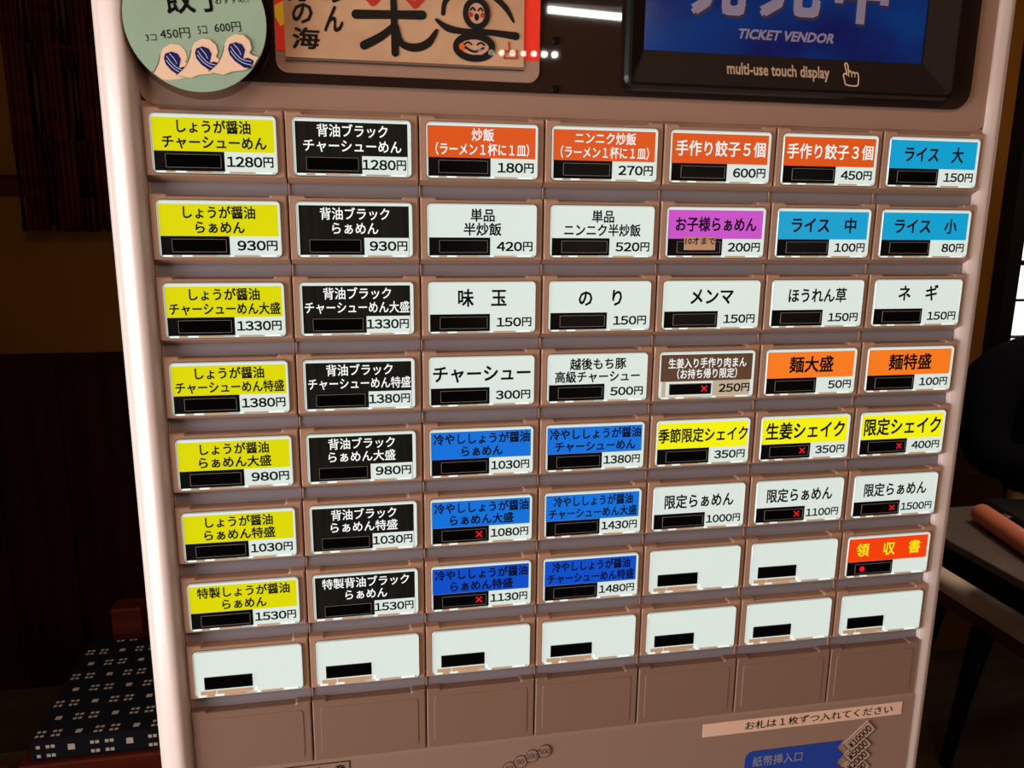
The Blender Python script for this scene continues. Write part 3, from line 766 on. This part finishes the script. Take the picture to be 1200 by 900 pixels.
# right character with the two round smiling faces
stroke(b, [q(0.1535, 0.0510), q(0.1550, 0.0575), q(0.1620, 0.0620), q(0.1720, 0.0640), q(0.1800, 0.0610), q(0.1870, 0.0555), q(0.1912, 0.0490)], [0.0022, 0.0026, 0.0022, 0.0024, 0.0030, 0.0030, 0.0012], Y, K)
stroke(b, [q(0.1500, 0.0478), q(0.1560, 0.0440), q(0.1650, 0.0428), q(0.1780, 0.0430), q(0.1925, 0.0418)], [0.0016, 0.0036, 0.0030, 0.0030, 0.0040], Y - 0.0001, K)
mat('face_paper', (196, 150, 122), 0.7, 0.2)
def face(cx, cz, rx, rz, mouth_open, tilt):
    ring = [(cx + rx * math.cos(t * 2 * math.pi / 24), Z(cz + rz * math.sin(t * 2 * math.pi / 24))) for t in range(24)]
    b.flat(ring, Y - 0.0003, 'face_paper')
    stroke(b, ring + ring[:1], 0.0030 if mouth_open else 0.0036, Y - 0.0004, K, 2)
    for sx in (-1, 1):
        ex = cx + sx * rx * 0.36
        stroke(b, [q(ex - rx * 0.2, cz + rz * 0.22), q(ex, cz + rz * 0.42), q(ex + rx * 0.2, cz + rz * 0.22)], 0.0009, Y - 0.0005, K, 3)
    if mouth_open:
        b.flat([(cx + 0.0012 * math.cos(t), Z(cz - rz * 0.28) + 0.0018 * math.sin(t)) for t in [k * 2 * math.pi / 16 for k in range(16)]], Y - 0.0005, K)
        for sx in (-1, 1): b.flat(circle(cx + sx * rx * 0.56, Z(cz - rz * 0.12), 0.0013, 14), Y - 0.00045, 'brush_red')
    else:
        stroke(b, [q(cx - rx * 0.5, cz - rz * 0.05), q(cx, cz - rz * 0.42), q(cx + rx * 0.5, cz - rz * 0.05)], 0.0011, Y - 0.0005, K, 4)
        b.flat(circle(cx - rx * 0.66, Z(cz + rz * 0.0), 0.0019, 16), Y - 0.00045, 'brush_orange')
face(0.1712, 0.0520, 0.0058, 0.0066, True, 0)
face(0.1700, 0.0352, 0.0096, 0.0056, False, 0)
for q0, q1 in (((0.1862, 0.0305), (0.1932, 0.0305)), ((0.1862, 0.0305), (0.1866, 0.0345)), ((0.1932, 0.0305), (0.1930, 0.0345)), ((0.1866, 0.0338), (0.1930, 0.0338)), ((0.1892, 0.0345), (0.1886, 0.0385))):
    stroke(b, [q(*q0), q(*q1)], 0.0008, Y - 0.0002, 'brush_red', 1)
put_text(b, '海', 0.0765, 0.0895, Z(0.0305), Z(0.0405), Y, K, 0.022, 0.1)
put_text(b, 'の', 0.0768, 0.0865, Z(0.0428), Z(0.0520), Y, K, 0.02, 0.1)
put_text(b, '方', 0.0755, 0.0860, Z(0.0530), Z(0.0630), Y, K, 0.02, 0.1)
put_text(b, 'ん', 0.0930, 0.1020, Z(0.0395), Z(0.0515), Y, K, 0.022, 0.1)
put_text(b, 'め', 0.0920, 0.1025, Z(0.0535), Z(0.0640), Y, K, 0.022, 0.1)
child(b, 'poster_card', po)

# ================================================================== left background
mat('bamboo_dark', (58, 19, 11), 0.6, 0.06, noise=((8, 8, 30), 0.5))
bl = thing('bamboo_blind', 'dark brown hanging bamboo blind on the ochre wall left of machine', 'blind', (-0.3, 1.5, 1.306))
x = -0.62
k = 0
while x < 0.12:
    w_ = random.uniform(0.0105, 0.0135)
    zb = 1.304 + random.choice((0.0, 0.0, 0.004, 0.014 if k % 3 == 2 else 0.0))
    b = MB('bamboo_dark')
    xs = x + w_ / 2
    path = []; rad = []
    zz = zb
    while zz < 2.3:
        rr = w_ / 2
        path += [(xs + 0.0006 * math.sin(zz * 5 + k), 1.50 + 0.003 * (k % 2), zz), (xs + 0.0006 * math.sin(zz * 5 + k), 1.50 + 0.003 * (k % 2), zz + 0.19)]
        rad += [rr, rr]; zz += 0.19
        path.append((xs + 0.0006 * math.sin(zz * 5 + k), 1.50 + 0.003 * (k % 2), zz + 0.003)); rad.append(rr * 1.15); zz += 0.006
    b.tube(path, rad, 8)
    child(b, 'slat', bl)
    x += w_ * 0.985; k += 1
b = MB('dark_wood'); b.box(-0.63, 0.14, 1.485, 1.56, 2.28, 2.34, bev=0.004); child(b, 'head_rail', bl)

mat('stool_wood', (84, 29, 15), 0.5, 0.1, noise=((3, 30, 30), 0.35))
mat('cushion_navy', (22, 23, 29), 0.9, 0.1, bump=((900, 900, 900), 0.3, 0.001))
mat('cushion_check', (206, 190, 178), 0.9, 0.1)
def stool(x0, x1, y0, y1, z, label, post=False):
    r = thing('wooden_stool', label, 'stool', ((x0 + x1) / 2, (y0 + y1) / 2, 0))
    b = MB('stool_wood'); b.box(x0, x1, y0, y1, z - 0.035, z, bev=0.004); child(b, 'seat', r)
    b = MB('stool_wood')
    b.box(x0 + 0.02, x1 - 0.02, y0 + 0.02, y0 + 0.045, z - 0.10, z - 0.035); b.box(x0 + 0.02, x1 - 0.02, y1 - 0.045, y1 - 0.02, z - 0.10, z - 0.035)
    child(b, 'apron', r)
    for lx in (x0 + 0.015, x1 - 0.06):
        for ly in (y0 + 0.015, y1 - 0.06):
            b = MB('stool_wood'); b.box(lx, lx + 0.045, ly, ly + 0.045, 0, z - 0.035, bev=0.004); child(b, 'leg', r)
    if post:
        for px in (-0.437, -0.06):
            b = MB('stool_wood'); b.box(px, px + 0.062, y1 - 0.05, y1, z, z + 0.098, bev=0.004); child(b, 'back_post', r)
    return r
stool(-0.492, 0.06, 0.872, 1.285, 0.42, 'reddish wooden stool under the checked cushion beside the machine', True)
stool(-0.93, -0.508, 0.50, 0.888, 0.42, 'plain wooden stool at the lower left corner')
def cushion(x0, x1, y0, y1, z0, z1):
    b = MB('cushion_navy')
    b.box(x0, x1, y0, y1, z0, z1, 'cushion_navy', bev=0.008)
    yt = z1 + 0.0004
    # woven pattern: blocks of eight small squares alternating with single squares
    px, py = 0.118, 0.082
    def sq(cx, cy, s):
        if x0 + 0.008 < cx - s and cx + s < x1 - 0.008 and y0 + 0.008 < cy - s and cy + s < y1 - 0.008:
            b.face([(cx - s, cy - s, yt), (cx + s, cy - s, yt), (cx + s, cy + s, yt), (cx - s, cy + s, yt)], 'cushion_check')
    def sf(cx, cz, s):
        if x0 + 0.006 < cx - s and cx + s < x1 - 0.006 and z0 + 0.004 < cz - s and cz + s < z1 - 0.004:
            b.face([(cx - s, y0 - 0.0004, cz - s), (cx + s, y0 - 0.0004, cz - s), (cx + s, y0 - 0.0004, cz + s), (cx - s, y0 - 0.0004, cz + s)], 'cushion_check')
    for r_ in range(-1, 9):
        for c_ in range(-1, 8):
            cx = x0 + 0.03 + c_ * 0.094 + (0.047 if r_ % 2 else 0); cy = y0 + 0.018 + r_ * 0.0445
            for dx in (-0.0185, -0.0100, 0.0070, 0.0155):
                for dy in (-0.0060, 0.0060): sq(cx + dx, cy + dy, 0.0029)
            sq(cx + 0.047, cy, 0.0052)
    for c_ in range(-1, 8):
        cx = x0 + 0.022 + c_ * 0.094
        for dx in (-0.0135, -0.0055, 0.0100, 0.0180):
            for dz in (-0.0085, 0.0085): sf(cx + dx, (z0 + z1) / 2 + dz, 0.0030)
        sf(cx + 0.047, (z0 + z1) / 2 + 0.004, 0.0056)
    return b
tag(cushion(-0.474, 0.04, 0.878, 1.215, 0.4205, 0.462).build('seat_cushion'), 'black seat cushion with woven pale squares on the stool', 'cushion')

# ================================================================== right background
mat('table_top', (98, 88, 86), 0.16, 0.5, noise=((3, 24, 6), 0.12))
mat('table_edge', (9, 7, 7), 0.6, 0.1)
ta = thing('dining_table', 'dark glossy table with a black edge thickened by built-in shade right of the machine', 'table', (2.0, 0.7, 0))
b = MB('table_top'); b.box(1.29, 2.75, 0.40, 1.065, 0.682, 0.70, bev=0.003); child(b, 'table_top', ta)
b = MB('table_edge'); b.box(1.292, 2.748, 0.402, 1.063, 0.635, 0.682, bev=0.002); child(b, 'apron', ta)  # black apron made deeper to take in the shade under the edge
for lx in (2.62,):
    for ly in (0.45, 0.98):
        b = MB('table_edge'); b.box(lx, lx + 0.06, ly, ly + 0.05, 0, 0.636, bev=0.004); child(b, 'leg', ta)
for ly in (0.45,):
    b = MB('table_edge'); b.box(1.45, 1.51, ly, ly + 0.05, 0, 0.636, bev=0.004); child(b, 'leg', ta)
b = MB('table_edge'); b.box(2.30, 2.36, 0.98, 1.03, 0, 0.636, bev=0.004); child(b, 'leg', ta)

mat('seat_cream', (236, 224, 208), 0.8, 0.1, sheen=0.3)
mat('chair_wood', (96, 54, 28), 0.5, 0.3, noise=((20, 3, 20), 0.3))
chn = thing('dining_chair', 'wooden chair with cream padded seat and black legs under the table', 'chair', (1.83, 1.1, 0))
def slab(pts, z0, z1, mt, rnd):
    b = MB(mt)
    L = []
    for k in range(7):
        t = math.pi * (k / 6 - 0.5); d = rnd * (1 - math.cos(t)); zz = (z0 + z1) / 2 + (z1 - z0) / 2 * math.sin(t)
        L.append([(p[0], p[1], zz) for p in inset(pts, d)])
    b.loft(L, mt, smooth=True)
    return b
seat_pts = rrect(1.555, 2.10, 0.90, 1.325, 0.05)
child(slab(seat_pts, 0.405, 0.455, 'seat_cream', 0.016), 'seat_cushion', chn, 'cream padded seat')
child(slab(inset(seat_pts, 0.004), 0.375, 0.406, 'chair_wood', 0.004), 'seat_frame', chn)
for (ax, ay, bx_, by_) in ((1.555, 1.05, 1.525, 1.075), (2.05, 0.97, 2.09, 0.95), (1.62, 1.27, 1.60, 1.31), (2.04, 1.27, 2.06, 1.31)):
    b = MB('table_edge'); b.tube([(bx_, by_, 0), (ax * 0.5 + bx_ * 0.5, ay * 0.5 + by_ * 0.5, 0.2), (ax, ay, 0.38)], [0.014, 0.019, 0.027], 12); child(b, 'leg', chn)
b = MB('chair_wood')
b.box(1.66, 2.02, 1.475, 1.495, 0.62, 0.80, bev=0.006); child(b, 'backrest', chn)
for px in (1.70, 1.98):
    b = MB('chair_wood'); b.tube([(px, 1.315, 0.39), (px, 1.455, 0.44), (px, 1.484, 0.64)], 0.012, 10); child(b, 'back_post', chn)

mat('pink_leather', (206, 122, 98), 0.45, 0.3)
mat('black_leather', (16, 15, 16), 0.35, 0.4); mat('clasp_metal', (150, 148, 150), 0.3, 0.5, metal=0.9)
# pink roll lying on the table
a0, a1 = Vector((1.428, 0.975, 0.7225)), Vector((1.37, 0.72, 0.7225))
b = MB('pink_leather')
d = (a1 - a0)
ts = [0, 0.006, 0.02, 0.04, 0.3, 0.7, 0.96, 0.98, 0.994, 1.0]; rs = [0.006, 0.014, 0.020, 0.0222, 0.0222, 0.0222, 0.0222, 0.020, 0.014, 0.006]
b.tube([a0 + d * t_ for t_ in ts], rs, 20)
tag(b.build('pencil_case'), 'coral pink roll-shaped case lying on the table', 'case')
fo = thing('folding_case', 'flat black case with a small metal clasp behind the pink roll', 'case', (1.56, 0.95, 0.70))
b = MB('black_leather')
cs = [(1.487, 1.030), (1.452, 0.86), (1.67, 0.81), (1.70, 0.98)]
cs = ccw(cs)
L = []
for zz, dd in ((0.7005, 0.004), (0.703, 0.0), (0.714, 0.0), (0.716, 0.003), (0.718, 0.0), (0.729, 0.0), (0.732, 0.004)):
    L.append([(p[0], p[1], zz) for p in inset(cs, dd)])
b.loft(L); child(b, 'case_body', fo)
b = MB('clasp_metal'); b.box(1.455, 1.468, 0.925, 0.945, 0.711, 0.728, bev=0.002); child(b, 'clasp', fo, 'small metal clasp')

# ---- seated person in dark clothes
mat('skin', (178, 128, 104), 0.55, 0.3); mat('navy_cloth', (11, 11, 17), 0.95, 0.05, bump=((120, 120, 120), 0.15, 0.002)); mat('dark_trousers', (13, 13, 16), 0.95, 0.05)
mat('hair', (22, 14, 11), 0.4, 0.4, noise=((250, 250, 6), 0.6)); mat('eye_white', (210, 205, 200), 0.3); mat('lips', (150, 80, 72), 0.5); mat('shoe_black', (12, 12, 12), 0.4)
PX, PY = 1.905, 1.335
per = thing('person', 'seated person in a dark navy top with long dark hair behind the table', 'person', (PX, PY, 0))
def skinned(name, joints, edges, m, parent, label=None, levels=2, rootv=0):
    me = bpy.data.meshes.new(name)
    me.from_pydata([j[:3] for j in joints], edges, [])
    o = bpy.data.objects.new(name, me); COL.objects.link(o)
    md = o.modifiers.new('skin', 'SKIN'); md.use_smooth_shade = True
    sk = me.skin_vertices[0].data
    for i, j in enumerate(joints):
        r = j[3]; sk[i].radius = r if isinstance(r, tuple) else (r, r); sk[i].use_root = (i == rootv)
    sb = o.modifiers.new('sub', 'SUBSURF'); sb.levels = levels; sb.render_levels = levels
    dg = bpy.context.evaluated_depsgraph_get()
    nm = bpy.data.meshes.new_from_object(o.evaluated_get(dg))
    o.modifiers.clear(); o.data = nm; bpy.data.meshes.remove(me)
    for p in nm.polygons: p.use_smooth = True
    nm.materials.clear(); nm.materials.append(MATS[m])
    for p in nm.polygons: p.material_index = 0
    nm.transform(Matrix.Translation(-Vector(parent.location)))
    o.parent = parent
    if label: o['label'] = label
    return o
HANDS = []
def body():
    J = []; E = []
    def v(x, y, z, r): J.append((PX + x, PY + y, z, r)); return len(J) - 1
    def e_(a_, b_): E.append((a_, b_))
    pel = v(0, -0.09, 0.589, (0.10, 0.09)); ab = v(0, -0.07, 0.70, (0.125, 0.09)); ch = v(0, -0.03, 0.87, (0.14, 0.10)); up = v(0, -0.02, 0.97, (0.11, 0.08)); nk = v(0.008, -0.03, 1.05, 0.048); n2 = v(0.018, -0.05, 1.10, 0.045)
    hd0 = v(0.03, -0.075, 1.15, (0.062, 0.075)); hd1 = v(0.045, -0.08, 1.22, (0.072, 0.088)); hd2 = v(0.052, -0.07, 1.29, 0.055)
    for a_, b_ in ((pel, ab), (ab, ch), (ch, up), (up, nk), (nk, n2), (n2, hd0), (hd0, hd1), (hd1, hd2)): e_(a_, b_)
    for s in (-1, 1):
        shd = v(s * 0.195, -0.02, 0.965, 0.060); el = v(s * 0.245, -0.10, 0.755, 0.044); wr = v(s * 0.10, -0.32, 0.757, 0.026)
        e_(up, shd); e_(shd, el); e_(el, wr)
        pm = v(s * 0.085, -0.365, 0.728, (0.030, 0.016)); e_(wr, pm)
        for k, (dx, ln) in enumerate(((-0.030, 0.062), (-0.010, 0.074), (0.010, 0.070), (0.028, 0.055))):
            k0 = v(s * (0.075) + s * dx * 0.9, -0.405, 0.728, 0.0095); k1 = v(s * 0.072 + s * dx, -0.405 - ln * 0.5, 0.724, 0.0085); k2 = v(s * 0.070 + s * dx, -0.405 - ln, 0.712, 0.0075)
            e_(pm, k0); e_(k0, k1); e_(k1, k2)
        t0 = v(s * 0.048, -0.355, 0.722, 0.0105); t1 = v(s * 0.030, -0.385, 0.715, 0.009); e_(pm, t0); e_(t0, t1)
        hip = v(s * 0.09, -0.15, 0.5395, 0.054); kn = v(s * 0.10, -0.55, 0.546, 0.046); an = v(s * 0.10, -0.56, 0.09, 0.038); ft = v(s * 0.105, -0.68, 0.045, (0.042, 0.030))
        e_(pel, hip); e_(hip, kn); e_(kn, an); e_(an, ft)
    return J, E
J, E = body()
skinned('body', J, E, 'skin', per)
def sub(idx, grow, m, name, label, extra=None):
    """clothing: the same chain of joints grown a little"""
    ids = {k: i for i, k in enumerate(idx)}
    jj = []
    for k in idx:
        r = J[k][3]; r = r if isinstance(r, tuple) else (r, r)
        jj.append(J[k][:3] + ((r[0] + grow, r[1] + grow),))
    ee = [(ids[a_], ids[b_]) for a_, b_ in E if a_ in ids and b_ in ids]
    return skinned(name, jj, ee, m, per, label)
arm = 14; base = 9
per_side = 3 + 1 + 12 + 2 + 4
sh_ids = []; tr_ids = [0]
for s in range(2):
    o_ = base + s * per_side
    sh_ids += [o_, o_ + 1, o_ + 2]
    tr_ids += [o_ + 18, o_ + 19, o_ + 20]
sub([0, 1, 2, 3, 4] + sh_ids, 0.022, 'navy_cloth', 'sweater', 'dark navy long-sleeved top')
sub(tr_ids, 0.016, 'dark_trousers', 'trousers', 'black trousers')
for s in (-1, 1):
    b = MB('shoe_black'); b.tube([(PX + s * 0.10, PY - 0.515, 0.045), (PX + s * 0.10, PY - 0.60, 0.046), (PX + s * 0.105, PY - 0.68, 0.036), (PX + s * 0.105, PY - 0.75, 0.026)], [0.036, 0.044, 0.036, 0.018], 14); child(b, 'shoe', per)
# face details
hx0, hy0, hz0 = PX + 0.044, PY - 0.085, 1.215
for s in (-1, 1):
    b = MB('eye_white'); b.tube([(hx0 + s * 0.030 - 0.009, hy0 - 0.083, hz0 - 0.004), (hx0 + s * 0.030, hy0 - 0.087, hz0 - 0.004), (hx0 + s * 0.030 + 0.009, hy0 - 0.083, hz0 - 0.004)], [0.002, 0.006, 0.002], 10)
    b.tube([(hx0 + s * 0.030, hy0 - 0.090, hz0 - 0.004), (hx0 + s * 0.030, hy0 - 0.0945, hz0 - 0.004)], [0.0045, 0.0035], 10, 'ink_black'); child(b, 'eye', per)
    b = MB('skin'); b.tube([(hx0 + s * 0.071, hy0 + 0.0, hz0 + 0.018), (hx0 + s * 0.078, hy0 + 0.004, hz0), (hx0 + s * 0.071, hy0 + 0.002, hz0 - 0.026)], [0.006, 0.012, 0.006], 10); child(b, 'ear', per)
b = MB('skin'); b.tube([(hx0, hy0 - 0.080, hz0 + 0.006), (hx0, hy0 - 0.092, hz0 - 0.018), (hx0, hy0 - 0.098, hz0 - 0.032), (hx0, hy0 - 0.084, hz0 - 0.040)], [0.006, 0.009, 0.012, 0.006], 12); child(b, 'nose', per)
b = MB('lips'); b.tube([(hx0 - 0.022, hy0 - 0.072, hz0 - 0.058), (hx0, hy0 - 0.081, hz0 - 0.058), (hx0 + 0.022, hy0 - 0.072, hz0 - 0.058)], [0.002, 0.006, 0.002], 10); child(b, 'mouth', per)
# hair: a cap of the skull and long locks falling over the shoulders
b = MB('hair')
L = []
NV = 26
for k in range(11):
    ph = math.pi * (0.02 + 0.52 * k / 10)
    ring = []
    for t_ in range(NV):
        th = 2 * math.pi * t_ / NV
        rx_, ry_, rz_ = 0.086, 0.102, 0.118
        x_ = math.sin(ph) * math.cos(th) * rx_; y_ = math.sin(ph) * math.sin(th) * ry_; z_ = math.cos(ph) * rz_
        if y_ < -0.03 and z_ < 0.055: z_ = 0.055 + (0.055 - z_) * 0.1
        ring.append((hx0 + x_, hy0 + 0.012 + y_, hz0 + 0.008 + z_))
    L.append(ring)
b.loft(L[::-1], 'hair', smooth=True)
random.seed(3)
for k in range(70):
    th = math.radians(random.uniform(-28, 208))
    x_, y_ = math.cos(th), math.sin(th)
    s0 = Vector((hx0 + x_ * 0.080, hy0 + 0.012 + y_ * 0.096, hz0 + random.uniform(0.0, 0.05)))
    ln = random.uniform(0.20, 0.30)
    out = random.uniform(0.0, 0.028)
    s1 = s0 + Vector((x_ * (0.012 + out * 0.5), y_ * 0.01, -0.10)); s2 = s0 + Vector((x_ * (0.022 + out), y_ * 0.012 - 0.01, -ln * 0.8)); s3 = s0 + Vector((x_ * (0.022 + out * 1.6), y_ * 0.012 - 0.03, -ln))
    b.tube([s0, s1, s2, s3], [0.011, 0.012, 0.008, 0.0015], 7)
for (dx, dy, ln) in ((-0.118, -0.07, 0.20), (-0.128, -0.08, 0.215), (-0.11, -0.09, 0.19), (-0.122, -0.05, 0.20)):
    s0 = Vector((hx0 - 0.080, hy0 - 0.01, hz0 + 0.01))
    b.tube([s0, s0 + Vector((-0.022, -0.01, -0.07)), Vector((hx0 + dx, hy0 + dy * 0.6, hz0 - ln * 0.78)), Vector((hx0 + dx - 0.012, hy0 + dy, hz0 - ln))], [0.010, 0.007, 0.003, 0.0008], 7)
child(b, 'hair', per, 'long dark hair hanging over the shoulder')

# ================================================================== ceiling lamps behind the viewer (seen mirrored in the dark sheet)
mat('lamp_glow', (255, 250, 240), 0.5, emit=(255, 246, 232), estr=48); mat('lamp_body', (30, 28, 26), 0.5)
tl = thing('tube_lamp', 'white tube lamp hung from the ceiling at the far end of the room', 'lamp', (1.35, -4, 2.45))
b = MB('lamp_glow'); b.tube([(1.13, -4.0, 2.432), (1.58, -4.0, 2.415)], 0.017, 12); child(b, 'tube', tl)
b = MB('lamp_body')
b.box(1.10, 1.61, -4.03, -3.97, 2.455, 2.49, bev=0.004)
for x in (1.2, 1.5): b.tube([(x, -4, 2.48), (x, -4, 2.65)], 0.006, 8)
for x, zz in ((1.12, 2.432), (1.59, 2.415)): b.box(x - 0.012, x + 0.012, -4.02, -3.98, zz - 0.02, 2.46)
child(b, 'lamp_body', tl)
sl = thing('spot_rail', 'row of eight small lamps on a rail under the ceiling', 'lamp', (0.98, -4, 2.2))
b = MB('lamp_body'); b.box(0.74, 1.22, -4.03, -3.985, 2.23, 2.245)
for x in (0.8, 1.05): b.tube([(x, -4.01, 2.24), (x, -4.01, 2.65)], 0.005, 8)
child(b, 'rail', sl)
for k in range(8):
    b = MB('lamp_glow')
    x = 0.773 + 0.407 * k / 7; zz = 2.199 + 0.006 * k / 7
    b.tube([(x, -4.0, zz - 0.012), (x, -4.0, zz - 0.006), (x, -4.0, zz + 0.008), (x, -4.0, zz + 0.014)], [0.008, 0.016, 0.016, 0.010], 12)
    b.tube([(x, -4.0, zz + 0.013), (x, -4.01, 2.232)], 0.007, 8, 'lamp_body')
    child(b, 'bulb', sl)
